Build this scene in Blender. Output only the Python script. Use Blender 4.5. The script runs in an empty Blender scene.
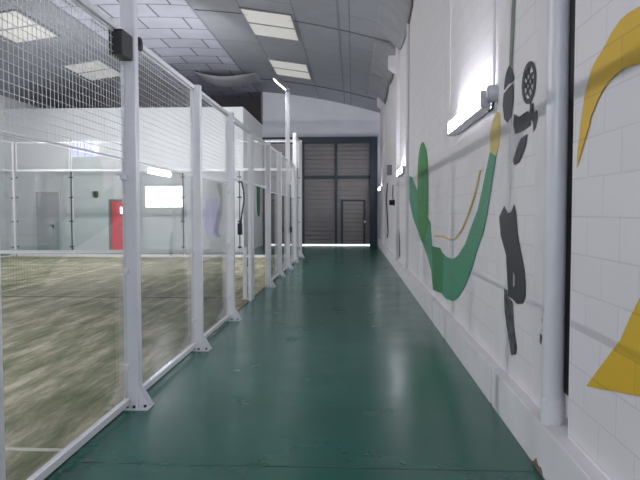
import bpy, bmesh, math, random
from mathutils import Vector, Matrix
random.seed(4)
SC = bpy.context.scene
COL = SC.collection

# ------------------------------------------------------------------ camera
F = 640.0; CAM = Vector((0, 0, 1.55))
phi = math.atan(29/640); theta = math.atan(33/640*math.cos(phi))
cd = bpy.data.cameras.new('camera'); cam = bpy.data.objects.new('camera', cd); COL.objects.link(cam)
cam.location = CAM; cam.rotation_euler = (math.pi/2-phi, 0, theta)
cd.sensor_width = 36; cd.lens = 36*F/640; cd.clip_start = .02; cd.clip_end = 200
SC.camera = cam
RM = cam.rotation_euler.to_matrix()
def ray(px, py): return RM @ Vector(((px-320)/F, -(py-240)/F, -1))
def on_x(px, py, x):
    d = ray(px, py); t = (x-CAM.x)/d.x; p = CAM+d*t; return (p.y, p.z)

# ------------------------------------------------------------------ materials
def lin(c):
    return tuple(((v/255)/12.92 if v/255 <= .04045 else ((v/255+.055)/1.055)**2.4) for v in c)+(1,)
def mat(name, rgb, rough=.6, metal=0, noise=.0, nscale=6, bump=0, bscale=40, stretch=None, spec=.5):
    m = bpy.data.materials.new(name); m.use_nodes = True
    nt = m.node_tree; b = nt.nodes['Principled BSDF']; L = nt.links
    c = lin(rgb); b.inputs['Base Color'].default_value = c
    b.inputs['Roughness'].default_value = rough; b.inputs['Metallic'].default_value = metal
    b.inputs['Specular IOR Level'].default_value = spec
    tc = nt.nodes.new('ShaderNodeTexCoord'); mp = nt.nodes.new('ShaderNodeMapping')
    L.new(tc.outputs['Object'], mp.inputs[0])
    if stretch: mp.inputs['Scale'].default_value = stretch
    if noise:
        n = nt.nodes.new('ShaderNodeTexNoise'); n.inputs['Scale'].default_value = nscale; n.inputs['Detail'].default_value = 6
        L.new(mp.outputs[0], n.inputs['Vector'])
        r = nt.nodes.new('ShaderNodeValToRGB')
        r.color_ramp.elements[0].position = .3; r.color_ramp.elements[1].position = .7
        r.color_ramp.elements[0].color = tuple(v*(1-noise) for v in c[:3])+(1,)
        r.color_ramp.elements[1].color = tuple(min(1, v*(1+noise)) for v in c[:3])+(1,)
        L.new(n.outputs['Fac'], r.inputs[0]); L.new(r.outputs[0], b.inputs['Base Color'])
    if bump:
        n = nt.nodes.new('ShaderNodeTexNoise'); n.inputs['Scale'].default_value = bscale; n.inputs['Detail'].default_value = 4
        L.new(mp.outputs[0], n.inputs['Vector'])
        bp = nt.nodes.new('ShaderNodeBump'); bp.inputs['Strength'].default_value = bump; bp.inputs['Distance'].default_value = .01
        L.new(n.outputs['Fac'], bp.inputs['Height']); L.new(bp.outputs[0], b.inputs['Normal'])
    return m
def emis(name, rgb, s):
    m = bpy.data.materials.new(name); m.use_nodes = True
    b = m.node_tree.nodes['Principled BSDF']
    b.inputs['Base Color'].default_value = lin(rgb); b.inputs['Emission Color'].default_value = lin(rgb)
    b.inputs['Emission Strength'].default_value = s
    return m
def brick(name, rgb, mortar, axes, bw, bh, ms, off=(0, 0), rough=.6, bump=.4, noise=.06, coff=.5, spec=.5):
    """block pattern laid out on real coordinates; axes = two letters"""
    m = bpy.data.materials.new(name); m.use_nodes = True
    nt = m.node_tree; b = nt.nodes['Principled BSDF']; L = nt.links
    b.inputs['Roughness'].default_value = rough; b.inputs['Specular IOR Level'].default_value = spec
    tc = nt.nodes.new('ShaderNodeTexCoord'); sp = nt.nodes.new('ShaderNodeSeparateXYZ'); cb = nt.nodes.new('ShaderNodeCombineXYZ')
    L.new(tc.outputs['Object'], sp.inputs[0])
    for k in (0, 1):
        a = nt.nodes.new('ShaderNodeMath'); a.operation = 'ADD'; a.inputs[1].default_value = off[k]+40*(bw if k == 0 else bh)
        L.new(sp.outputs['XYZ'.index(axes[k])], a.inputs[0]); L.new(a.outputs[0], cb.inputs[k])
    t = nt.nodes.new('ShaderNodeTexBrick'); t.offset = coff; t.squash = 1
    t.inputs['Scale'].default_value = 1; t.inputs['Brick Width'].default_value = bw; t.inputs['Row Height'].default_value = bh
    t.inputs['Mortar Size'].default_value = ms; t.inputs['Mortar Smooth'].default_value = .3
    c = lin(rgb); t.inputs['Color1'].default_value = c
    t.inputs['Color2'].default_value = tuple(v*(1-noise) for v in c[:3])+(1,); t.inputs['Mortar'].default_value = lin(mortar)
    L.new(cb.outputs[0], t.inputs['Vector'])
    n = nt.nodes.new('ShaderNodeTexNoise'); n.inputs['Scale'].default_value = 1.7; n.inputs['Detail'].default_value = 8
    L.new(tc.outputs['Object'], n.inputs['Vector'])
    mr = nt.nodes.new('ShaderNodeMapRange'); mr.inputs[1].default_value = .3; mr.inputs[2].default_value = .7
    mr.inputs[3].default_value = 1-noise; mr.inputs[4].default_value = 1.0
    L.new(n.outputs['Fac'], mr.inputs[0])
    mx = nt.nodes.new('ShaderNodeVectorMath'); mx.operation = 'SCALE'
    L.new(t.outputs['Color'], mx.inputs[0]); L.new(mr.outputs[0], mx.inputs['Scale']); L.new(mx.outputs[0], b.inputs['Base Color'])
    n2 = nt.nodes.new('ShaderNodeTexNoise'); n2.inputs['Scale'].default_value = 60; L.new(tc.outputs['Object'], n2.inputs['Vector'])
    ml = nt.nodes.new('ShaderNodeMath'); ml.operation = 'MULTIPLY_ADD'; ml.inputs[1].default_value = .35
    inv = nt.nodes.new('ShaderNodeMath'); inv.operation = 'SUBTRACT'; inv.inputs[0].default_value = 1
    L.new(t.outputs['Fac'], inv.inputs[1]); L.new(n2.outputs['Fac'], ml.inputs[0]); L.new(inv.outputs[0], ml.inputs[2])
    bp = nt.nodes.new('ShaderNodeBump'); bp.inputs['Strength'].default_value = bump; bp.inputs['Distance'].default_value = .006
    L.new(ml.outputs[0], bp.inputs['Height']); L.new(bp.outputs[0], b.inputs['Normal'])
    return m
BO = (.28, .08)
def wallpaint(name, rgb, k=.92): return brick(name, rgb, tuple(v*k for v in rgb), 'YZ', .4, .2, .005, BO, rough=.5, bump=.22, noise=.03)

M = {}
M['block'] = wallpaint('white painted block', (236, 231, 234), .93)
M['plaster'] = mat('white plaster', (230, 226, 229), .55, noise=.05, nscale=3, bump=.25, bscale=25)
M['office'] = mat('office white wall', (226, 228, 230), .6, noise=.03, nscale=2)
M['endwall'] = mat('bluish end wall', (240, 240, 248), .7, noise=.04, nscale=1)
M['darkwall'] = mat('dark unlit wall', (92, 88, 92), .9, noise=.1, nscale=2)  # dark colour stands in for the unlit void above the offices
M['white'] = mat('white powder coat', (226, 226, 230), .35, noise=.02, nscale=10)
M['wire'] = mat('white coated wire', (225, 225, 228), .4)
M['pipe'] = mat('white drain pipe', (214, 213, 216), .35, noise=.04, nscale=4)
M['dark'] = mat('black plastic', (30, 30, 36), .45)
M['gasket'] = mat('dark gasket', (50, 52, 54), .6)
M['bolt'] = mat('dark bolt steel', (45, 45, 50), .4, metal=.7)
M['navy'] = mat('dark navy door steel', (48, 60, 72), .5, noise=.08, nscale=3)
M['shutter'] = mat('grey brown shutter', (136, 131, 130), .55, noise=.08, nscale=1.5)
M['slat'] = mat('shutter groove', (62, 62, 68), .6)
M['chrome'] = mat('bright steel', (200, 200, 205), .25, metal=1)
M['steelgrey'] = mat('grey steel', (128, 130, 134), .4, metal=.3)
M['clear'] = mat('clear housing', (190, 192, 198), .2)
M['red'] = mat('red door leaf', (255, 78, 94), .35)
M['greydoor'] = mat('pale grey door leaf', (192, 193, 196), .45)
M['doorframe'] = mat('grey door frame', (138, 134, 134), .5)
M['greyceil'] = brick('grey ceiling sheets', (158, 160, 168), (120, 122, 130), 'YX', 2.9, 1.4, .018, (.3, .1), rough=.6, bump=.2, noise=.1, coff=.5)
M['tileceil'] = brick('pale ceiling tiles', (200, 200, 216), (100, 100, 108), 'XY', 1.3, 1.12, .03, (.2, .1), rough=.6, bump=.3, noise=.14)
M['sag'] = mat('grey ceiling sheet', (150, 149, 156), .6, noise=.12, nscale=2)
M['trim'] = mat('ceiling joint', (140, 142, 150), .7)
M['tape'] = mat('white net tape', (222, 222, 226), .6)
M['cord'] = mat('net cord', (58, 60, 62), .7)
M['line'] = mat('white court line', (196, 194, 182), .8, noise=.12, nscale=20)
M['darkgreen'] = mat('dark green piece', (38, 96, 76), .8, noise=.1, nscale=12)
M['tube'] = emis('lit tube', (246, 246, 255), 38)
M['flood'] = emis('lit led panel', (248, 248, 255), 5)
M['litpane'] = emis('bright white pane glow', (240, 243, 255), 7)  # even bright glow for one pane in the office wall
M['sky'] = emis('translucent skylight', (232, 230, 226), .36)
M['sky'].node_tree.nodes['Principled BSDF'].inputs['Base Color'].default_value = lin((150, 148, 144))
M['bluewin'] = emis('pale blue window glow', (176, 180, 226), 1.0)
M['violet'] = emis('pale violet window glow', (170, 166, 196), .35)
M['lampin'] = emis('glowing lamp inside', (250, 250, 255), 5)

# paints of the murals (same block joints show through)
M['p_green'] = wallpaint('green wall paint', (46, 142, 62))
M['p_teal'] = wallpaint('teal green wall paint', (72, 150, 116))
M['p_deep'] = wallpaint('deep green wall paint', (34, 130, 72))
M['p_yellow'] = wallpaint('yellow wall paint', (228, 184, 44), .9)
M['p_pale'] = wallpaint('pale yellow wall paint', (214, 192, 112), .9)
M['p_black'] = wallpaint('black wall paint', (44, 46, 54))
M['p_grey'] = wallpaint('grey green wall paint', (136, 146, 134), .95)
M['p_scrawl'] = mat('patchy black paint', (84, 84, 88), .6, noise=.9, nscale=18)
M['p_stripe'] = wallpaint('light grey wall paint', (176, 172, 178), .95)

# glass
g = bpy.data.materials.new('court glass'); g.use_nodes = True
nt = g.node_tree; nt.nodes.remove(nt.nodes['Principled BSDF'])
tr = nt.nodes.new('ShaderNodeBsdfTransparent'); tr.inputs[0].default_value = (.97, .975, .975, 1)
gl = nt.nodes.new('ShaderNodeBsdfGlossy'); gl.inputs['Roughness'].default_value = .02
fr = nt.nodes.new('ShaderNodeFresnel'); fr.inputs[0].default_value = 1.4
geo = nt.nodes.new('ShaderNodeNewGeometry'); im = nt.nodes.new('ShaderNodeMapRange'); im.inputs[3].default_value = 1.4; im.inputs[4].default_value = 1/1.4
nt.links.new(geo.outputs['Backfacing'], im.inputs[0]); nt.links.new(im.outputs[0], fr.inputs[0])
ms = nt.nodes.new('ShaderNodeMixShader'); nt.links.new(fr.outputs[0], ms.inputs[0])
nt.links.new(tr.outputs[0], ms.inputs[1]); nt.links.new(gl.outputs[0], ms.inputs[2])
nt.links.new(ms.outputs[0], nt.nodes['Material Output'].inputs[0]); M['glass'] = g

# green epoxy floor
m = mat('green epoxy floor', (24, 82, 72), .24, spec=.55); nt = m.node_tree; b = nt.nodes['Principled BSDF']; L = nt.links
tc = nt.nodes.new('ShaderNodeTexCoord')
n = nt.nodes.new('ShaderNodeTexNoise'); n.inputs['Scale'].default_value = .9; n.inputs['Detail'].default_value = 7; n.inputs['Roughness'].default_value = .6
L.new(tc.outputs['Object'], n.inputs['Vector'])
r = nt.nodes.new('ShaderNodeValToRGB'); r.color_ramp.elements[0].position = .3; r.color_ramp.elements[1].position = .75
r.color_ramp.elements[0].color = lin((6, 84, 70)); r.color_ramp.elements[1].color = lin((12, 98, 86))
L.new(n.outputs['Fac'], r.inputs[0]); L.new(r.outputs[0], b.inputs['Base Color'])
mr = nt.nodes.new('ShaderNodeMapRange'); mr.inputs[1].default_value = .3; mr.inputs[2].default_value = .7; mr.inputs[3].default_value = .2; mr.inputs[4].default_value = .28
n3 = nt.nodes.new('ShaderNodeTexNoise'); n3.inputs['Scale'].default_value = 1.6; n3.inputs['Detail'].default_value = 3; L.new(tc.outputs['Object'], n3.inputs['Vector'])
L.new(n3.outputs['Fac'], mr.inputs[0]); L.new(mr.outputs[0], b.inputs['Roughness'])
n4 = nt.nodes.new('ShaderNodeTexNoise'); n4.inputs['Scale'].default_value = 9; L.new(tc.outputs['Object'], n4.inputs['Vector'])
bp = nt.nodes.new('ShaderNodeBump'); bp.inputs['Strength'].default_value = .05; bp.inputs['Distance'].default_value = .01
L.new(n4.outputs['Fac'], bp.inputs['Height']); L.new(bp.outputs[0], b.inputs['Normal']); M['floor'] = m

# sandy turf
m = mat('sandy turf', (130, 130, 100), .95, spec=.1); nt = m.node_tree; b = nt.nodes['Principled BSDF']; L = nt.links
tc = nt.nodes.new('ShaderNodeTexCoord'); mp = nt.nodes.new('ShaderNodeMapping'); L.new(tc.outputs['Object'], mp.inputs[0])
mp.inputs['Scale'].default_value = (3.0, .5, 1); mp.inputs['Rotation'].default_value = (0, 0, .12)
n = nt.nodes.new('ShaderNodeTexNoise'); n.inputs['Scale'].default_value = 1.5; n.inputs['Detail'].default_value = 12; n.inputs['Roughness'].default_value = .74
L.new(mp.outputs[0], n.inputs['Vector'])
r = nt.nodes.new('ShaderNodeValToRGB'); e = r.color_ramp.elements
e[0].position = .33; e[0].color = lin((92, 98, 72)); e[1].position = .64; e[1].color = lin((188, 178, 162))
x = e.new(.5); x.color = lin((140, 137, 116))
L.new(n.outputs['Fac'], r.inputs[0]); L.new(r.outputs[0], b.inputs['Base Color'])
n2 = nt.nodes.new('ShaderNodeTexNoise'); n2.inputs['Scale'].default_value = 90; L.new(tc.outputs['Object'], n2.inputs['Vector'])
bp = nt.nodes.new('ShaderNodeBump'); bp.inputs['Strength'].default_value = .6; bp.inputs['Distance'].default_value = .01
L.new(n2.outputs['Fac'], bp.inputs['Height']); L.new(bp.outputs[0], b.inputs['Normal']); M['turf'] = m

# ------------------------------------------------------------------ mesh helpers
class MB:
    def __init__(s): s.v = []; s.f = []; s.mi = []
    def box(s, x0, x1, y0, y1, z0, z1, mi=0):
        n = len(s.v)
        s.v += [(x, y, z) for z in (z0, z1) for y in (y0, y1) for x in (x0, x1)]
        for q in ((0, 2, 3, 1), (4, 5, 7, 6), (0, 1, 5, 4), (2, 6, 7, 3), (0, 4, 6, 2), (1, 3, 7, 5)):
            s.f.append(tuple(n+i for i in q)); s.mi.append(mi)
        return s
    def tube(s, pts, r, n=10, cap=True, mi=0):
        pts = [Vector(p) for p in pts]; rs = r if isinstance(r, (list, tuple)) else [r]*len(pts)
        base = len(s.v); up = None
        for i, p in enumerate(pts):
            d = (pts[min(i+1, len(pts)-1)]-pts[max(i-1, 0)]).normalized()
            a = Vector((0, 0, 1)) if abs(d.z) < .9 else Vector((1, 0, 0))
            u = d.cross(a).normalized(); w = d.cross(u).normalized()
            for k in range(n):
                t = 2*math.pi*k/n; s.v.append(tuple(p+(u*math.cos(t)+w*math.sin(t))*rs[i]))
        for i in range(len(pts)-1):
            for k in range(n):
                s.f.append((base+i*n+k, base+i*n+(k+1) % n, base+(i+1)*n+(k+1) % n, base+(i+1)*n+k)); s.mi.append(mi)
        if cap:
            s.f.append(tuple(base+k for k in range(n))[::-1]); s.mi.append(mi)
            s.f.append(tuple(base+(len(pts)-1)*n+k for k in range(n))); s.mi.append(mi)
        return s
    def prism(s, poly, axis, a0, a1, mi=0):
        """poly of 2D points in the other two axes extruded from a0 to a1"""
        n = len(s.v); k = len(poly)
        def P(p, a): return {'x': (a, p[0], p[1]), 'y': (p[0], a, p[1]), 'z': (p[0], p[1], a)}[axis]
        s.v += [P(p, a0) for p in poly]+[P(p, a1) for p in poly]
        s.f.append(tuple(range(n, n+k))); s.mi.append(mi); s.f.append(tuple(range(n+2*k-1, n+k-1, -1))); s.mi.append(mi)
        for i in range(k):
            j = (i+1) % k; s.f.append((n+i, n+k+i, n+k+j, n+j)); s.mi.append(mi)
        return s
    def build(s, name, mats, parent=None, kind=None, smooth=False, bevel=0, fix=True):
        me = bpy.data.meshes.new(name); me.from_pydata(s.v, [], s.f)
        if not isinstance(mats, (list, tuple)): mats = [mats]
        for q in mats: me.materials.append(q)
        me.polygons.foreach_set('material_index', s.mi)
        if fix:
            bm = bmesh.new(); bm.from_mesh(me); bmesh.ops.recalc_face_normals(bm, faces=bm.faces); bm.to_mesh(me); bm.free()
        if smooth:
            me.polygons.foreach_set('use_smooth', [True]*len(me.polygons))
            try: me.set_sharp_from_angle(angle=math.radians(40))
            except Exception: pass
        o = bpy.data.objects.new(name, me); COL.objects.link(o)
        if parent: o.parent = parent
        if kind: o['kind'] = kind
        if bevel:
            md = o.modifiers.new('bevel', 'BEVEL'); md.width = bevel; md.segments = 2; md.limit_method = 'ANGLE'
        return o
def struct(name, mb, m, parent=None, **k): return mb.build(name, m, parent, kind=None if parent else 'structure', **k)
def tag(o, label, cat, group=None):
    o['label'] = label; o['category'] = cat
    if group: o['group'] = group
    return o
def thing(name, loc, label, cat, group=None):
    o = bpy.data.objects.new(name, None); COL.objects.link(o); o.location = loc; o.empty_display_size = .2
    return tag(o, label, cat, group)

# ------------------------------------------------------------------ room dimensions
WX = 1.19; PX = 1.108; LZ = .30       # right wall, plinth face, ledge height
END = 28.75; LEFT = -13.2; BACK = -4.0
FX = -1.76; CL = -11.4                 # court side fences
Y0, Y1, NET = 1.0, 21.0, 11.0
OFFY = 23.7; OFFX = -4.07; OFFZ = 5.4
APEX, AX = 6.95, -6.0; K = (APEX-5.9)/(1.19-AX)**2
def cz(x): return APEX-K*(x-AX)**2

# floor
struct('floor', MB().box(LEFT, 1.5, BACK, END+.6, -.15, 0), M['floor'])
TURF = struct('turf_ground', MB().box(CL, FX-.02, Y0, Y1, .0, .018), M['turf'])
struct('service_line', MB().box(CL+.05, FX-.05, 3.92, 3.97, .017, .021), M['line'], TURF)
struct('service_line', MB().box(CL+.05, FX-.05, 17.9, 17.95, .017, .021), M['line'], TURF)
struct('centre_line', MB().box(-6.69, -6.64, 3.97, 17.9, .017, .021), M['line'], TURF)
# floor joints
struct('trim_1', MB().box(FX+.03, PX, 3.80, 3.807, 0, .0012), mat('joint', (14, 52, 46), .5))

# right wall ----------------------------------------------------------
w = MB()
w.box(WX, 1.6, BACK, 3.555, LZ, 6.6)
w.box(1.30, 1.6, 3.555, 3.94, LZ, 6.6)                # recess behind the downpipe
w.box(WX, 1.6, 3.94, 13.80, LZ, 6.6)
w.box(1.30, 1.6, 13.80, 14.06, LZ, 6.6)
w.box(WX, 1.6, 14.06, END, LZ, 6.6)
struct('wall_right', w, M['block'])
w = MB()
w.box(PX, 1.6, BACK, 5.1, 0, LZ)
w.box(PX+.012, 1.6, 5.1, 5.16, 0, LZ-.004)
w.box(PX, 1.6, 5.16, 7.7, 0, LZ-.0)
w.box(PX+.012, 1.6, 7.7, 7.78, 0, LZ-.004)
w.box(PX, 1.6, 7.78, 8.9, 0, LZ)
w.box(PX+.012, 1.6, 8.9, 9.0, 0, LZ-.004)
w.box(PX, 1.6, 9.0, END, 0, LZ)
struct('baseboard_right', w, M['plaster'], bevel=.006)
# concrete columns set flush in the wall
for i, (a, b_) in enumerate(((3.95, 4.25), (4.93, 5.36), (8.0, 8.45), (16.5, 17.0), (24.0, 24.5))):
    x = WX if a < 14 else PX
    struct('trim_%d' % (i+2), MB().box(x-.006, x+.1, a, b_, LZ, 6.4), M['plaster'], bevel=.003)

struct('trim_30', MB().box(1.27, 1.32, 3.555, 3.94, LZ+.16, 6.4), M['dark'])  # black strip at the recess back, stands in for shade beside the pipe
# other shell walls
wbh = (-3.6, .7, 2.3, 4.3)
H4 = [wbh]

struct('wall_left', MB().box(LEFT-.2, LEFT, BACK, END+2, 0, 7.2), M['office'])
DX0, DX1, DZ = -4.0, .98, 4.82
w = MB()
w.box(OFFX, DX0, END, END+.3, 0, 7.2); w.box(DX1, 1.6, END, END+.3, 0, 7.2); w.box(DX0, DX1, END, END+.3, DZ, 7.2)
struct('wall_end', w, M['endwall'])
# office block behind the court with openings
def wall_y(y0, y1, x0, x1, z0, z1, holes):
    mb = MB(); xs = sorted({x0, x1, *[h[0] for h in holes], *[h[1] for h in holes]}); zs = sorted({z0, z1, *[h[2] for h in holes], *[h[3] for h in holes]})
    for i in range(len(xs)-1):
        for j in range(len(zs)-1):
            cx, c_z = (xs[i]+xs[i+1])/2, (zs[j]+zs[j+1])/2
            if any(h[0] < cx < h[1] and h[2] < c_z < h[3] for h in holes): continue
            mb.box(xs[i], xs[i+1], y0, y1, zs[j], zs[j+1])
    return mb
struct('wall_back', wall_y(BACK-.2, BACK, LEFT, 1.6, 0, 7.2, H4), M['block'])
def offx(px): return (px-353)/27.0
def offz(py): return 1.55+(211-py)/27.0
H = dict(blue=(offx(66), offx(95), offz(157), offz(138)), red=(offx(105), offx(122), 0, offz(199)), lit=(offx(142), offx(181.5), offz(208), offz(185)),
         grey=(offx(27), offx(55), 0, offz(190)), vio=(offx(203), offx(218), offz(238), offz(198)))
struct('wall_office', wall_y(OFFY, OFFY+.15, LEFT, OFFX-.15, 0, OFFZ, list(H.values())), M['office'])
struct('wall_office_side', MB().box(OFFX-.15, OFFX, OFFY, END, 0, OFFZ), M['office'])
struct('ceiling_office', MB().box(LEFT, OFFX-.15, OFFY+.15, END+1.9, OFFZ-.15, OFFZ), M['office'])
struct('wall_mezzanine', MB().box(LEFT, OFFX, END+1.9, END+2.1, 0, 7.2), M['darkwall'])
struct('wall_mezzanine_side', MB().box(OFFX, OFFX+.15, END+.3, END+2.1, 0, 7.2), M['darkwall'])
struct('trim_7', MB().box(OFFX-.06, OFFX+.02, END-.06, END+.3, OFFZ, 6.86), M['steelgrey'])
# red door
def opening_frame(parent, h, y, t, m, bottom=False):
    f = MB(); x0, x1, z0, z1 = h
    f.box(x0, x0+t, y-.03, y+.12, z0, z1); f.box(x1-t, x1, y-.03, y+.12, z0, z1); f.box(x0+t, x1-t, y-.03, y+.12, z1-t, z1)
    if bottom: f.box(x0+t, x1-t, y-.03, y+.12, z0, z0+t)
    return f.build('frame', m, parent)
h = H['red']; d = struct('door_2', MB().box(h[0]+.08, h[1]-.08, OFFY+.03, OFFY+.08, .02, h[3]-.08), M['red'])
opening_frame(d, h, OFFY, .08, M['doorframe'])
MB().box(h[1]-.17, h[1]-.12, OFFY-.03, OFFY+.03, 1.0, 1.12).build('handle', M['chrome'], d)
MB().box(h[1]-.2, h[1]-.12, OFFY+.015, OFFY+.03, 1.45, 1.7).build('pane', M['lampin'], d)
h = H['grey']; d = struct('door_3', MB().box(h[0]+.06, h[1]-.06, OFFY+.03, OFFY+.08, .02, h[3]-.06), M['greydoor'])
opening_frame(d, h, OFFY, .06, M['office'])
MB().box(h[1]-.42, h[1]-.3, OFFY-.03, OFFY+.03, 1.0, 1.03).box(h[1]-.33, h[1]-.3, OFFY-.03, OFFY+.03, .9, 1.03).build('handle', M['dark'], d)
# windows
def window(n, h, m, bars=0):
    f = MB(); x0, x1, z0, z1 = h; t = .04; y = OFFY
    f.box(x0, x0+t, y, y+.1, z0, z1); f.box(x1-t, x1, y, y+.1, z0, z1); f.box(x0+t, x1-t, y, y+.1, z1-t, z1); f.box(x0+t, x1-t, y, y+.1, z0, z0+t)
    for k in range(bars):
        xx = x0+(x1-x0)*(k+1)/(bars+1); f.box(xx-.015, xx+.015, y+.03, y+.07, z0+t, z1-t)
    o = struct('window_%d' % n, f, M['white'])
    MB().box(x0+t, x1-t, y+.08, y+.09, z0+t, z1-t).build('pane', m, o); return o
window(1, H['blue'], M['bluewin'], 3); window(2, H['lit'], M['litpane'], 0); window(3, H['vio'], M['violet'], 1)
f = MB(); x0, x1, z0, z1 = wbh
for k in range(5):
    xx = x0+(x1-x0-.05)*k/4; f.box(xx, xx+.05, BACK-.12, BACK-.04, z0, z1)
for zz in (z0, (z0+z1)/2, z1-.05): f.box(x0, x1, BACK-.115, BACK-.045, zz, zz+.05)
o = struct('window_4', f, M['white'])  # unseen window added behind the camera to brighten posts and near wall
MB().box(x0, x1, BACK-.16, BACK-.15, z0, z1).build('pane', emis('added fill glow behind the camera', (236, 242, 255), 6), o)
b = H['blue']
tag(MB().box(b[1]-.12, b[1]-.01, OFFY-.035, OFFY-.002, 3.78, 3.95).build('wall_lamp', M['lampin']), 'tiny lit square lamp on the edge of the blue upstairs window', 'lamp')
tag(MB().box(offx(90), offx(94), OFFY-.12, OFFY-.002, offz(197), offz(191)).build('wall_speaker', M['dark'], bevel=.01), 'small dark box fixed on the white wall left of the red door', 'speaker')

# ------------------------------------------------------------------ ceiling
def ceil_strip(x0, x1, n, m, name, y0=BACK, y1=END+2.1):
    mb = MB(); xs = [x0+(x1-x0)*i/n for i in range(n+1)]
    poly = [(x, cz(x)) for x in xs]+[(x, cz(x)+.12) for x in reversed(xs)]
    mb.prism(poly, 'y', y0, y1); return struct(name, mb, m)
ceil_strip(-4.25, 1.6, 22, M['greyceil'], 'ceiling')
ceil_strip(-7.75, -4.25, 14, M['tileceil'], 'ceiling_tiles')
ceil_strip(LEFT-.2, -7.75, 20, M['greyceil'], 'ceiling_left')
def arc_beam(y, t, hgt, x0, x1, m, name):
    xs = [x0+(x1-x0)*i/20 for i in range(21)]
    MBq = MB().prism([(x, cz(x)-hgt) for x in xs]+[(x, cz(x)-.001) for x in reversed(xs)], 'y', y, y+t)
    return struct(name, MBq, m)
for i, y in enumerate((17.0, 25.7, 8.4)): arc_beam(y, .04, .022, -4.2, 1.18, M['trim'] if i == 2 else M['steelgrey'] if i == 0 else M['navy'], 'trim_%d' % (i+8))
for i, x in enumerate((-.38, -4.25, -7.75)):
    z = cz(x); struct('trim_%d' % (i+11), MB().box(x-.02, x+.02, BACK+.1, END-.1, z-.014, z-.001), M['trim'])
# skylights
SKY = []
for xi, x in enumerate((-2.25, -9.45)):
    for yi, y in enumerate((0.1, 5.55, 11.0, 16.5, 22.0)):
        w2 = .64; ya, yb = y, y+2.45
        z0, z1 = cz(x-w2), cz(x+w2)
        lab = {(0, 3): 'pale skylight panel in the grey ceiling, nearer of the two right of the tiles', (0, 4): 'pale skylight panel in the grey ceiling above the floodlight pole by the shutter',
               (1, 3): 'pale skylight panel seen through the mesh at the upper left edge', (1, 4): 'pale skylight panel seen through mesh, just left of the black box on the near pole'}.get((xi, yi), 'pale skylight panel in the ceiling above and outside the photo')
        t = thing('skylight', (x, (ya+yb)/2, cz(x)-.05), lab, 'skylight', 'skylights in the curved ceiling' if yi >= 3 else 'skylights outside the photo')
        def slab(x0, x1, y0, y1, dz0, dz1):
            q = MB(); q.prism([(x0-x, cz(x0)-cz(x)+.05-dz1), (x1-x, cz(x1)-cz(x)+.05-dz1), (x1-x, cz(x1)-cz(x)+.05-dz0), (x0-x, cz(x0)-cz(x)+.05-dz0)], 'y', y0-(ya+yb)/2, y1-(ya+yb)/2); return q
        ym = (ya+yb)/2
        slab(x-w2, x+w2, ya, ym-.03, .0, .02).build('pane', M['sky'], t); slab(x-w2, x+w2, ym+.03, yb, .0, .02).build('pane', M['sky'], t)
        f = slab(x-w2-.04, x-w2, ya-.04, yb+.04, 0, .04)
        for a in (slab(x+w2, x+w2+.04, ya-.04, yb+.04, 0, .04), slab(x-w2, x+w2, ya-.04, ya, 0, .04), slab(x-w2, x+w2, yb, yb+.04, 0, .04), slab(x-w2, x+w2, ym-.03, ym+.03, 0, .04)):
            n = len(f.v); f.v += a.v; f.f += [tuple(i+n for i in q) for q in a.f]; f.mi += a.mi
        f.build('frame', M['greyceil'], t)
# sagging sheet at the far end of the tiles
mb = MB(); nx, ny = 16, 8
for j in range(ny+1):
    for i in range(nx+1):
        u, v = i/nx, j/ny; x = -6.2+2.5*u; y = 24.6+1.9*v
        s = math.sin(math.pi*u)**.8*math.sin(math.pi*min(1, v*.9+.1))**.7
        mb.v.append((x, y, cz(x)-.01-.5*s*(.6+.4*math.sin(2.2*u+1))))
for j in range(ny):
    for i in range(nx):
        a = j*(nx+1)+i; mb.f.append((a, a+1, a+nx+2, a+nx+1)); mb.mi.append(0)
o = mb.build('ceiling_sheet', M['sag'], smooth=True); sm = o.modifiers.new('thick', 'SOLIDIFY'); sm.thickness = .012; sm.offset = 1
tag(o, 'sagging grey sheet hanging from the ceiling above the dark mezzanine', 'ceiling sheet')

# ------------------------------------------------------------------ shutter door
w = MB(); sy = END+.12; z = .06; p = .2
prof = []
while z < DZ-.24:
    zt = min(z+p, DZ-.22)
    prof += [(sy, z+.012), (sy+.0, zt-.034), (sy+.045, zt-.03), (sy+.045, zt)]
    z += p
poly = [(sy+.08, .055)]+[(sy+.045, .06)]+prof+[(sy+.08, prof[-1][1])]
w.prism(poly, 'x', DX0+.02, .78)
DOOR = struct('door_1', w, M['shutter'])
f = MB(); f.box(.76, 1.08, END-.14, END+.14, 0, DZ+.02); f.box(DX0-.05, .76, END-.14, END+.14, DZ-.24, DZ+.02); f.box(DX0-.05, DX0+.05, END-.1, END+.14, 0, DZ-.24)
f.build('frame', M['navy'], DOOR, bevel=.01)
for x in (-2.24, -.76): MB().box(x-.055, x+.055, sy-.05, sy-.001, .08, DZ-.24).build('mullion', M['navy'], DOOR)
MB().box(DX0+.05, .76, sy-.045, sy-.001, 2.98, 3.14).build('crossbar', M['navy'], DOOR)
MB().box(DX0+.05, -2.7, END-.2, END-.14, 4.66, 4.74).build('guide_rail', M['white'], DOOR)
wd = MB().box(-.44, .46, sy-.035, sy-.001, .12, 1.98)
for k in range(9): wd.box(-.42, .44, sy-.043, sy-.034, .22+k*.2, .235+k*.2, 1)
WD = wd.build('wicket_door', [M['shutter'], M['slat']], DOOR)
f = MB(); f.box(-.54, -.44, sy-.06, sy-.001, .08, 2.05); f.box(.46, .56, sy-.06, sy-.001, .08, 2.05); f.box(-.44, .46, sy-.06, sy-.001, 1.98, 2.05)
f.build('wicket_frame', M['navy'], WD)
MB().box(.5, .56, sy-.1, sy-.06, 1.02, 1.12).build('handle', M['chrome'], WD)
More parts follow.
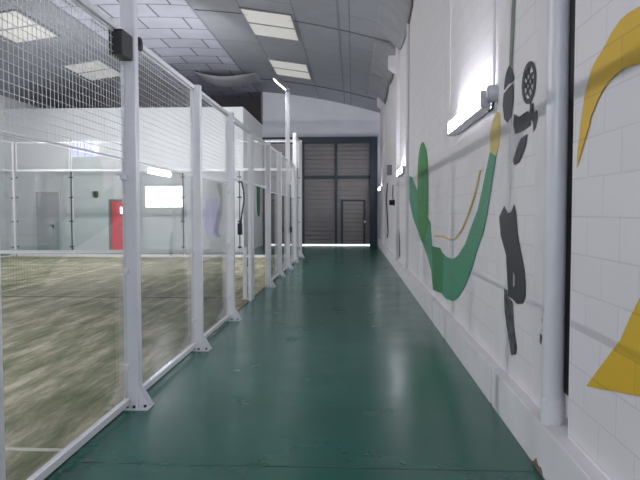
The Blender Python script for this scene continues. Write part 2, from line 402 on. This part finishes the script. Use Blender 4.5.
# outside apron seen through the gap below the shutter
struct('ground_outside', MB().box(-6, 3, END+.6, END+8, -.15, -.0), mat('pale concrete apron', (200, 200, 205), .8))

# ------------------------------------------------------------------ fence
def mesh_panel(parent, axis, c, a0, a1, z0, z1, step=.05, r=.0014, frame=.035, name='mesh_panel'):
    """welded wire panel: axis 'y' -> lies in plane x=c; 'x' -> plane y=c"""
    w = MB()
    def bar(u0, u1, w0, w1, t0, t1, mi=0):
        if axis == 'y': w.box(c+t0, c+t1, u0, u1, w0, w1, mi)
        else: w.box(u0, u1, c+t0, c+t1, w0, w1, mi)
    n = int((a1-a0)/step)
    for i in range(1, n): 
        u = a0+(a1-a0)*i/n; bar(u-r, u+r, z0, z1, -r, r)
    n = int((z1-z0)/step)
    for i in range(1, n):
        zz = z0+(z1-z0)*i/n; bar(a0, a1, zz-r, zz+r, r*.2, r*2.2)
    o = w.build(name, M['wire'], parent, fix=False)
    if frame:
        w = MB(); f = frame/2
        bar(a0, a1, z0-f, z0+f, -f, f); bar(a0, a1, z1-f, z1+f, -f, f); bar(a0, a0+frame*.8, z0+f, z1-f, -f*.8, f*.8); bar(a1-frame*.8, a1, z0+f, z1-f, -f*.8, f*.8)
        w.build('frame', M['white'], o)
    return o
def glass_panel(parent, axis, c, a0, a1, z0, z1):
    w = MB()
    if axis == 'y': w.box(c-.006, c+.006, a0+.012, a1-.012, z0, z1)
    else: w.box(a0+.012, a1-.012, c-.006, c+.006, z0, z1)
    o = w.build('glass_panel', M['glass'], parent)
    for zz in (z0+.25, z0+1.0, z1-.12) if z1 < 2.5 else (z0+.25, z0+1.1, z0+1.9, z1-.2):
        for a in (a0+.03, a1-.03):
            q = MB()
            if axis == 'y': q.box(c-.02, c+.02, a-.025, a+.025, zz-.02, zz+.02)
            else: q.box(a-.025, a+.025, c-.02, c+.02, zz-.02, zz+.02)
            q.build('clamp', M['bolt'] if z1 > 2.5 else M['white'], o)
    return o
PW = .06
def post(parent, x, y, h, side=1, wd=.115, dp=.085, rot=False):
    """rectangular post; outer (corridor) face at x; side=+1 corridor on +x"""
    w = MB(); xa, xb = sorted((x, x-side*wd))
    w.box(xa, xb, y-dp/2, y+dp/2, 0, h)
    o = w.build('post', M['white'], parent, bevel=.006)
    # foot plate with gussets and bolts
    ft = MB(); s = side
    ft.box(*sorted((x-s*.02-s*wd, x+s*.085)), y-.10, y+.08, 0, .012)
    for yy in (y-dp/2-.001, y+dp/2-.008):
        ft.prism([(x, .012), (x+s*.08, .012), (x+s*.08, .03), (x, .17)], 'y', yy, yy+.009)
    ft.prism([(y-.095, .012), (y-dp/2, .012), (y-dp/2, .15)], 'x', xa, xa+.008); ft.prism([(y-.095, .012), (y-dp/2, .012), (y-dp/2, .15)], 'x', xb-.008, xb)
    fo = ft.build('foot_plate', M['white'], parent)
    for bx, by in ((x-s*.03, y-.075), (x-s*.085, y-.075), (x+s*.05, y-.05), (x+s*.05, y+.05)):
        MB().tube([(bx, by, .012), (bx, by, .03)], .011, 6).build('anchor_bolt', M['bolt'], fo)
    return o
ZM = 1.93; ZT = 2.87; ZH = 3.86; ZB = .055
ys = [2.92, 4.93, 7.03, 8.98, 11.0, 13.0, 15.0, 17.0, 19.0, 21.0]
def side_fence(x, side, label, poles):
    t = thing('court_fence', (x, NET, 0), label, 'fence'); t.location = (0, 0, 0)
    xo = x+side*.085
    post(t, xo, Y0, ZH, side)
    for y in ys:
        if y in poles: continue
        if y == NET: continue
        post(t, xo, y, ZH if y in (2.92, 19.0, 21.0) else 2.93, side)
    allY = [Y0]+ys
    for a, b_ in zip(allY[:-1], allY[1:]):
        a2, b2 = a+.05, b_-.05
        if a in (Y0, 19.0):
            glass_panel(t, 'y', x, a2, b2, ZB+.03, ZT-.04); mesh_panel(t, 'y', x, a2, b2, ZT+.02, ZH-.02)
            MB().box(x-.02, x+.02, a2, b2, ZB-.018, ZB+.028).build('bottom_rail', M['white'], t)
        elif side == 1 and a in (8.98, 11.0):      # openings either side of the net
            mesh_panel(t, 'y', x, a2, b2, 2.02, ZT)
        else:
            glass_panel(t, 'y', x, a2, b2, ZB+.03, ZM)
            mesh_panel(t, 'y', x, a2, b2, ZM+.02, ZT, frame=.012)
            MB().box(x-.02, x+.02, a2, b2, ZB-.018, ZB+.028).build('bottom_rail', M['white'], t)
        if a not in (Y0, 19.0): MB().box(x-.03, x+.03, a2, b2, ZT+.011, ZT+.05).build('top_rail', M['white'], t)
    for yy in ((NET-.12, NET+.12) if side == 1 else ()):
        MB().box(x-.03, x+.03, yy-.03, yy+.03, 0, 2.93).build('gate_post', M['white'], t, bevel=.004)
    if side == -1: post(t, xo, NET, 2.93, side)
    return t
FENCE = side_fence(FX, 1, 'long white wire mesh court fence along the left of the green walkway', (4.93, 17.0))
FENCEL = side_fence(CL, -1, 'white wire mesh court fence on the far left side of the court', (4.93, 17.0))
bf = thing('court_back_wall', (0, 0, 0), 'glass court end wall with mesh above, in front of the red door', 'glass wall')
xs = [CL+.09+(FX-.09-CL-.09)*i/5 for i in range(6)]
for i in range(1, 5):
    w = MB().box(xs[i]-.03, xs[i]+.03, Y1+.03, Y1+.11, 0, ZH); o = w.build('post', M['white'], bf, bevel=.004)
    MB().box(xs[i]-.012, xs[i]+.012, Y1-.012, Y1+.028, ZB+.03, ZT).build('gasket', M['gasket'], o)
for a, b_ in zip(xs[:-1], xs[1:]):
    glass_panel(bf, 'x', Y1, a+.01, b_-.01, ZB+.05, ZT); mesh_panel(bf, 'x', Y1, a+.02, b_-.02, ZT+.06, ZH-.03)
MB().box(CL+.1, FX-.1, Y1-.03, Y1+.03, .02, .1).build('bottom_rail', M['white'], bf)
MB().box(CL+.1, FX-.1, Y1-.02, Y1+.03, ZT+.005, ZT+.05).build('middle_rail', M['white'], bf)

# ------------------------------------------------------------------ light poles
def pole(y, x, side, label, box, detail=True):
    t = thing('floodlight_pole', (0, 0, 0), label, 'light pole', 'floodlight poles of the court')
    xo = x+side*.085; top = 4.68
    P = post(t, xo, y, top, side); P.name = 'pole'
    # led head, tilted over the court
    hx = x-side*.02; c = Vector((hx-side*.15, y, top+.20))
    n = Vector((-side*.66, 0, -.75)).normalized(); u = Vector((-n.z*1, 0, n.x)); u = Vector((side*u.x*side, 0, u.z))
    u = Vector((-n.z, 0, n.x)).normalized()
    hb = MB(); em = MB()
    def slab(mb, lu, ly, d0, d1):
        k = len(mb.v)
        for d_ in (d0, d1):
            for sy_ in (-1, 1):
                for su in (-1, 1): mb.v.append(tuple(c+u*su*lu+Vector((0, sy_*ly, 0))+n*d_))
        for q in ((0, 2, 3, 1), (4, 5, 7, 6), (0, 1, 5, 4), (2, 6, 7, 3), (0, 4, 6, 2), (1, 3, 7, 5)): mb.f.append(tuple(k+i for i in q)); mb.mi.append(0)
    slab(hb, .24, .2, -.09, 0)
    for i in range(7):
        cc = c.copy(); c += Vector((0, (i-3)*.055, 0)); slab(hb, .22, .006, -.13, -.09); c = cc
    H_ = hb.build('lamp_head', M['steelgrey'], t); slab(em, .21, .17, .0, .012); em.build('led_panel', M['flood'], H_)
    MB().box(hx-.03, hx+.03, y-.03, y+.03, top, top+.12).build('bracket', M['steelgrey'], t)
    # driver box
    if box:
        MB().box(FX-.035, FX+.072, y-.265, y-dpole, 2.70, 2.885).build('driver_box', M['dark'], t, bevel=.008)
        MB().tube([(xo-.03, y+dpole, 2.86), (xo-.03, y+dpole+.05, 2.86)], .05, 18).tube([(xo-.005, y+.09, 2.86), (xo+.004, y+.09, 2.86)], .055, 18).build('round_socket', M['dark'], t)
    return t
dpole = .0425
pole(4.93, FX, 1, 'tall white pole in front with a black box near its top', True)
p2 = pole(17.0, FX, 1, 'slim white pole carrying a lit floodlight, far along the fence', False)
MB().tube([(FX+.09, 16.93, 2.25), (FX+.10, 16.93, 2.2), (FX+.10, 16.93, 1.3), (FX+.09, 16.93, 1.15)], .012, 6).build('cable', M['gasket'], p2)
MB().box(FX+.086, FX+.14, 16.9, 17.0, .98, 1.14).build('switch_box', M['dark'], p2)
pole(4.93, CL, -1, 'white floodlight pole on the far left side, outside the photo', False)
pole(17.0, CL, -1, 'white floodlight pole on the far left side behind the court mesh', False)
def area(name, loc, tgt, sx, sy_, e, col=(1, 1, 1), spread=math.pi):
    l = bpy.data.lights.new(name, 'AREA'); l.shape = 'RECTANGLE'; l.size = sx; l.size_y = sy_; l.energy = e; l.color = col; l.spread = spread
    o = bpy.data.objects.new(name, l); COL.objects.link(o); o.location = loc
    o.rotation_euler = (Vector(tgt)-Vector(loc)).to_track_quat('-Z', 'Y').to_euler(); return o
FL = 900
for yy in (4.93, 17.0):
    for xx, s in ((FX, 1), (CL, -1)):
        cx = xx-s*.22
        area('floodlight_lamp', (cx-s*.035, yy, 5.01), (cx-s*3.0, yy+(.0 if yy < 10 else .9), 2.9), .34, .4, 680 if yy < 10 else 820, (.97, .98, 1), math.radians(150 if yy < 10 else 170))

# ------------------------------------------------------------------ net
net = thing('padel_net', (0, 0, 0), 'low net with white top tape stretched across the turf court', 'net')
xa, xb = CL+.2, FX-.11
for x in (xa, xb):
    MB().box(x-.035, x+.035, NET-.035, NET+.035, .018, .92).box(x-.07, x+.07, NET-.07, NET+.07, .018, .03).build('net_post', M['white'], net, bevel=.004)
def nz(x): u = (x-xa)/(xb-xa); return .90-.045*math.sin(math.pi*u)
w = MB(); n = 24
xs_ = [xa+.04+(xb-xa-.08)*i/n for i in range(n+1)]
w.prism([(x, nz(x)-.06) for x in xs_]+[(x, nz(x)) for x in reversed(xs_)], 'y', NET-.004, NET+.004); w.build('top_tape', M['tape'], net)
w = MB(); N = int((xb-xa-.1)/.05)
for i in range(N):
    x = xa+.05+i*.05; w.box(x-.0009, x+.0009, NET-.0009, NET+.0009, .03, nz(x)-.05)
for k in range(17):
    z = .04+k*.048; w.box(xa+.035, xb-.035, NET-.0009, NET+.0009, z-.0009, z+.0009)
w.build('netting', M['cord'], net, fix=False)
MB().tube([(xa+.03, NET, .035), (xb-.03, NET, .035)], .005, 6).build('bottom_cord', M['cord'], net)
MB().tube([(xb+.0355, NET-.02, .60), (xb+.055, NET-.02, .60), (xb+.06, NET-.03, .72)], .012, 8).build('winder', M['dark'], net)
# black cable with box near the opening
cb = thing('hanging_cable', (0, 0, 0), 'dark cable with a small black box hanging on the fence beside the opening', 'cable')
w = MB(); pts = []
for i in range(13):
    u = i/12; pts.append((FX+.10+.02*math.sin(u*3.1), 9.5+.10*math.sin(u*5.2), 1.98-.62*u))
pts = [(FX+.08, 9.35, 1.98)]+pts
w.tube(pts, .012, 8, cap=True); w.build('cable', M['gasket'], cb, smooth=True)
MB().box(FX+.06, FX+.12, 9.36, 9.44, 1.2, 1.37).build('switch_box', M['dark'], cb)
gp = MB(); gy, gz = 12.2, 1.72  # flat dark green piece beside the gate past the net
pts = [(gy-.16+.0, 2.05), (gy+.15, 2.03), (gy+.17, 1.75), (gy+.1, 1.5), (gy+.02, 1.44), (gy-.1, 1.5), (gy-.17, 1.78)]
gp.prism(pts, 'x', FX-.06, FX-.035); tag(gp.build('green_piece', M['darkgreen'], bevel=.008), 'dark green piece beside the fence gate past the net', 'flat piece')

# ------------------------------------------------------------------ downpipes
def downpipe(y, x, label, far=False):
    t = thing('downpipe', (0, 0, 0), label, 'pipe', 'white downpipes on the painted wall')
    MB().tube([(x, y, LZ+.15), (x, y, 5.7)], .062, 28).build('pipe', M['pipe'], t, smooth=True)
    MB().tube([(x, y, LZ+.0), (x, y, LZ+.14), (x, y, LZ+.155)], [.068, .068, .063], 28).build('collar', M['pipe'], t, smooth=True)
    w = MB().box(1.15, 1.16, y-.085, y-.075, LZ, 5.7) if False else None
    for z in (1.25, 2.3, 3.6):
        q = MB()
    return t
downpipe(3.80, 1.178, 'thick white downpipe set in the wall beside the large yellow mural')
downpipe(13.94, 1.19, 'white downpipe far along the wall beside the green mural')

# ------------------------------------------------------------------ murals
WP = WX-.002
WP = WX-.0075
def patch(name, pts, m, parent=None, x=WP, th=.0018, dx=0):
    xx = x-dx; q = [on_x(px, py, xx) for px, py in pts]
    # triangulate concave outline through bmesh
    bm = bmesh.new(); vs = [bm.verts.new((xx, a, b_)) for a, b_ in q]; f = bm.faces.new(vs)
    r_ = bmesh.ops.extrude_face_region(bm, geom=[f]); 
    for v in [g_ for g_ in r_['geom'] if isinstance(g_, bmesh.types.BMVert)]: v.co.x += th
    bmesh.ops.triangulate(bm, faces=[f_ for f_ in bm.faces if len(f_.verts) > 4]); bmesh.ops.recalc_face_normals(bm, faces=bm.faces)
    me = bpy.data.meshes.new(name); bm.to_mesh(me); bm.free(); me.materials.append(m)
    o = bpy.data.objects.new(name, me); COL.objects.link(o)
    if parent: o.parent = parent
    return o
def smooth_poly(pts, k=4):
    out = []; n = len(pts)
    for i in range(n):
        p0, p1, p2, p3 = (pts[(i+j-1) % n] for j in range(4))
        for s in range(k):
            t = s/k
            out.append(tuple(.5*((2*p1[c])+(-p0[c]+p2[c])*t+(2*p0[c]-5*p1[c]+4*p2[c]-p3[c])*t*t+(-p0[c]+3*p1[c]-3*p2[c]+p3[c])*t**3) for c in (0, 1)))
    return out
def band(pts, wid):
    L_, R_ = [], []
    for i, p in enumerate(pts):
        a = pts[max(0, i-1)]; b_ = pts[min(len(pts)-1, i+1)]; d = (b_[0]-a[0], b_[1]-a[1]); l = math.hypot(*d) or 1
        L_.append((p[0]-d[1]/l*wid, p[1]+d[0]/l*wid)); R_.append((p[0]+d[1]/l*wid, p[1]-d[0]/l*wid))
    return L_+R_[::-1]
mg = thing('ribbon_mural', (0, 0, 0), 'painted green ribbon with yellow tip curling along the white block wall', 'mural')
patch('teal_ribbon', [(409.3, 176), (412, 177), (417, 190), (423, 210), (430, 222), (432, 246), (440, 248), (442, 252.5), (447, 257), (452.5, 259), (457.5, 256), (465, 244), (471, 227), (477.5, 210), (484, 180), (490, 151),
      (496, 155), (493, 175), (490, 195), (484, 230), (477, 250), (472, 268), (465, 286), (458, 297.5), (453, 301), (446, 299), (441, 293), (433, 290), (431, 270), (427, 255), (421, 240), (413, 218), (409.3, 200)], M['p_teal'], mg)
patch('green_leaf', smooth_poly([(422.5, 142), (426, 150), (427.5, 165), (428, 200), (427, 225), (424, 241), (420, 232), (418, 210), (417.5, 175), (419, 152)]), M['p_green'], mg, dx=.002)
patch('green_shade', [(432, 247), (440, 248), (443, 256), (443, 275), (442, 293), (438, 292), (433, 289)], M['p_deep'], mg, dx=.002)
patch('leaf_vein', [(422, 165), (424, 178), (423, 200), (421.5, 205), (420.5, 185)], M['p_deep'], mg, dx=.004)
patch('yellow_tip', [(490, 152), (490, 132), (493, 120), (497, 111), (500, 113), (501, 130), (499, 145), (496, 156)], M['p_pale'], mg, dx=.002)
patch('yellow_line', band([(434, 236), (443, 236.5), (449, 239.5), (455, 239), (462, 229), (468, 214), (474, 196), (480, 170)], .8), M['p_pale'], mg, dx=.001)
mf = thing('player_mural', (0, 0, 0), 'painted black racket player figure on the wall between green ribbon and downpipe', 'mural')
PXL = WX-.0075
patch('head_shape', smooth_poly([(510, 65), (513, 74), (513.5, 80), (508, 85), (504, 90), (505, 78), (507, 70)], 3), M['p_black'], mf, x=PXL)
patch('arm_shape', [(513, 83), (513.2, 100), (511, 117), (507.5, 123), (504, 119), (502.5, 105), (503.5, 94), (508, 88)], M['p_black'], mf, x=PXL)
patch('body_shape', [(514, 114), (519, 117), (524, 113), (527.5, 111), (530, 114), (530, 125), (525, 129), (520, 132), (515, 134), (513, 124)], M['p_black'], mf, x=PXL)
patch('shoulder_shape', [(530, 105), (533, 107), (533, 113), (537, 110), (538, 118), (536, 127), (533, 132), (533, 122), (530, 118)], M['p_black'], mf, x=PXL)
patch('hip_shape', [(527, 134), (526, 141), (525, 147), (519, 162), (514, 165), (513, 160), (517, 147), (521, 138)], M['p_black'], mf, x=PXL)
# racket ring and strings
ro = [(528.8+ (7.0)*math.cos(a)+2.6*math.sin(a)*-1*-.0+1.6*math.sin(a)*-1, 82.5+21.5*math.sin(a)) for a in [2*math.pi*i/28 for i in range(28)]]
ri = [(528.8+4.6*math.cos(a)-1.2*math.sin(a), 82.5+16.5*math.sin(a)) for a in [2*math.pi*i/28 for i in range(28)]]
patch('racket_frame', ro[:15]+ri[:15][::-1], M['p_black'], mf, x=PXL); patch('racket_frame', ro[14:]+ro[:1]+ri[:1]+ri[14:][::-1], M['p_black'], mf, x=PXL)
for a, b_ in (((525, 74), (532, 92)), ((524.5, 82), (529.5, 97)), ((527, 68), (533, 84)), ((532.5, 72), (524.5, 88)), ((533, 79), (525.5, 95)), ((530, 67), (525, 78))):
    patch('racket_string', band([a, b_], .65), M['p_black'], mf, x=PXL, dx=.0002)
patch('racket_handle', [(530, 103), (533, 103), (532.5, 112), (529.5, 112)], M['p_black'], mf, x=PXL, dx=.0015)
patch('leg_shape', [(504, 206), (508, 213), (511, 212), (514, 204.5), (516, 217), (517, 232), (519, 244), (524, 270), (525, 285), (525, 296), (522, 303.5), (517, 304), (512.5, 299), (508, 296), (507, 275), (506, 255), (500.6, 236), (499, 217)], M['p_black'], mf, x=PXL)
patch('leg_gap', [(513, 272), (514.5, 276), (514.5, 285), (513, 287)], M['p_stripe'], mf, x=PXL, dx=.002)
patch('foot_scrawl', [(504, 288), (507, 290), (508, 297), (512, 302), (513, 325), (516, 347), (515.5, 354), (511, 355), (508, 335), (506, 322), (504, 305)], M['p_scrawl'], mf, x=PXL, dx=.001)
patch('grey_stripe', [(513.3, -30), (516.4, -30), (511.8, 66), (509, 66)], M['p_grey'], mf, x=PXL)
my = thing('yellow_swoosh', (0, 0, 0), 'large yellow painted arc on the near right wall, upper one of two shapes', 'mural')
patch('arc_paint', [(700, -25), (660, -8), (640, 6), (628, 13), (620, 20), (611, 33), (605, 45), (592, 67), (585, 92), (581, 120), (577.5, 150), (576.5, 168), (583, 145), (589, 125), (590, 118), (597.5, 100), (603, 89), (610, 80), (617, 73), (625, 67.5), (640, 63), (665, 61), (700, 62)], M['p_yellow'], my)
yl = patch('yellow_wedge', [(720, 225), (680, 250), (655, 275), (640, 297), (630, 317), (620, 340), (605, 360), (586, 386), (600, 389), (618, 392), (640, 396), (680, 402), (720, 407)], M['p_yellow'])
tag(yl, 'yellow painted wedge low on the near right wall, under the big arc', 'mural')
BB = bpy.data.objects['baseboard_right']
patch('chipped_paint', smooth_poly([(529, 459), (533, 461), (536, 458), (538, 465), (541, 468), (543, 477), (549, 488), (540, 486), (535, 474), (531, 468)], 3), mat('bare chipped plaster', (128, 104, 96), .9, noise=.6, nscale=30), BB, x=PX-.002)
patch('scuff_mark', [(541.5, 318), (543.5, 322), (543, 330), (541.5, 332), (542.5, 326)], M['p_scrawl'], BB, x=WX-.008)
patch('scuff_mark', [(540, 333), (542, 336), (541, 345), (539.5, 342)], M['p_scrawl'], BB, x=WX-.008)
# dark mural strokes on the far wall
fm = thing('stroke_mural', (0, 0, 0), 'dark curved painted strokes on the far white wall near the shutter', 'mural')
FP = WX-.002
patch('thick_stroke', [(394.6, 195), (396.5, 205), (399, 222), (400, 240), (400.2, 257), (397.5, 256), (398, 240), (397, 224), (395, 210)], M['p_black'], fm, x=FP)
patch('thin_stroke', band([(387.5, 183), (386.3, 200), (387.3, 215), (388, 232), (387.2, 238)], .6), M['p_black'], fm, x=FP)
patch('thin_stroke', band([(393, 185), (392.6, 196), (394, 206)], .5), M['p_black'], fm, x=FP)
o = MB().tube([(WX, 18.3, 1.79), (1.03, 18.3, 1.79)], .075, 16).build('round_alarm', M['dark']); tag(o, 'small black round fitting on the far wall, below the second tube light', 'alarm')
o = MB().box(1.05, WX+.002, 19.8, 20.1, 2.66, 2.96).build('meter_box', M['steelgrey']); tag(o, 'small grey box high on the far wall above the round fitting', 'box')

# ------------------------------------------------------------------ wall tube lights
def tube_light(y0, y1, z, wx, label):
    t = thing('tube_light', (0, 0, 0), label, 'light fixture', 'tube lights along the painted wall')
    MB().box(wx-.03, wx+.002, y0, y1, z-.075, z+.075).box(wx-.12, wx-.0305, y0, y1, z-.09, z-.0705).build('housing', M['clear'], t, bevel=.004)
    MB().box(wx-.115, wx-.031, y0+.03, y1-.03, z-.07, z+.07).build('diffuser', M['tube'], t, bevel=.03)
    for yy in (y0, y1-.028): MB().box(wx-.12, wx-.031, yy, yy+.028, z-.07, z+.075).build('end_cap', M['clear'], t, bevel=.01)
    return t
tube_light(5.5, 7.4, 2.49, WX, 'lit tube light on the wall beside the round junction box')
tube_light(14.2, 16.0, 2.47, WX, 'lit tube light far along the wall, past the second downpipe')
tube_light(25.6, 27.4, 2.47, WX, 'small lit tube light at the far end next to the shutter')
tube_light(-2.4, -.8, 2.45, WX, 'tube light on the wall behind the camera, outside the photo')
# junction box + conduit
jy = 5.4; jz = 2.52
jb = thing('junction_box', (0, 0, 0), 'round clear junction box at the near end of the wall tube light', 'junction box')
MB().tube([(WX-.0065, jy, jz), (WX-.07, jy, jz), (WX-.085, jy, jz)], [.07, .07, .058], 24).build('housing', M['clear'], jb, smooth=True)
MB().tube([(WX-.085, jy, jz), (WX-.09, jy, jz)], .035, 16).build('cover', M['pipe'], jb)
MB().tube([(WX-.03, jy, jz+.07), (WX-.03, jy, 5.8)], .011, 10).build('conduit', M['pipe'], jb)
MB().tube([(WX-.03, jy, jz-.07), (WX-.04, jy+.02, jz-.13), (WX-.05, jy+.1, jz-.13)], .009, 8).build('cable', M['gasket'], jb)
# brackets at the eaves
for (y, z, s, lab) in ((16.6, 5.35, .3, 'pale box bracket high on the wall above the second downpipe'), (24.1, 5.6, .3, 'pale box bracket at the ceiling edge near the shutter wall')):
    w = MB().box(.90, PX-.006, y, y+s, z-.13, z+.17).prism([(.90, z-.13), (PX-.006, z-.13), (PX-.006, z-.3)], 'y', y+.05, y+s-.05)
    tag(w.build('wall_bracket', M['plaster'], bevel=.01), lab, 'bracket')
# rounded ceiling haunches over the wall, one per bay
for i, (a, b_) in enumerate(((8.5, 12.6), (12.75, 16.9), (17.1, 21.3), (21.4, 25.6))):
    poly = [(1.095, 5.55)]+[(.40+.69*math.cos(t), 6.12-.0-.5*math.sin(t)+.0) for t in [math.pi/2*k/8 for k in range(1, 9)]]
    n = 12; mb = MB()
    for j in range(n+1):
        v = j/n; y = a+(b_-a)*v; bul = math.sin(math.pi*v)**.35
        for k in range(9):
            t = k/8; x = 1.17-.62*t; z0 = cz(x)-.004
            mb.v.append((min(x, 1.175), y, z0-.42*bul*(1-t)**1.8))
    for j in range(n):
        for k in range(8): q = j*9+k; mb.f.append((q, q+1, q+10, q+9)); mb.mi.append(0)
    o = struct('trim_%d' % (20+i), mb, M['sag'], smooth=True); sm = o.modifiers.new('thick', 'SOLIDIFY'); sm.thickness = .008

# ------------------------------------------------------------------ daylight from outside (under the shutter) and skylights
wd_ = bpy.data.worlds.new('world'); SC.world = wd_; wd_.use_nodes = True
wd_.node_tree.nodes['Background'].inputs[0].default_value = (.86, .9, 1, 1); wd_.node_tree.nodes['Background'].inputs[1].default_value = 2.5
vs = SC.view_settings; vs.view_transform = 'Standard'; vs.look = 'None'; vs.gamma = 1; vs.use_curve_mapping = False
vs.exposure = .42
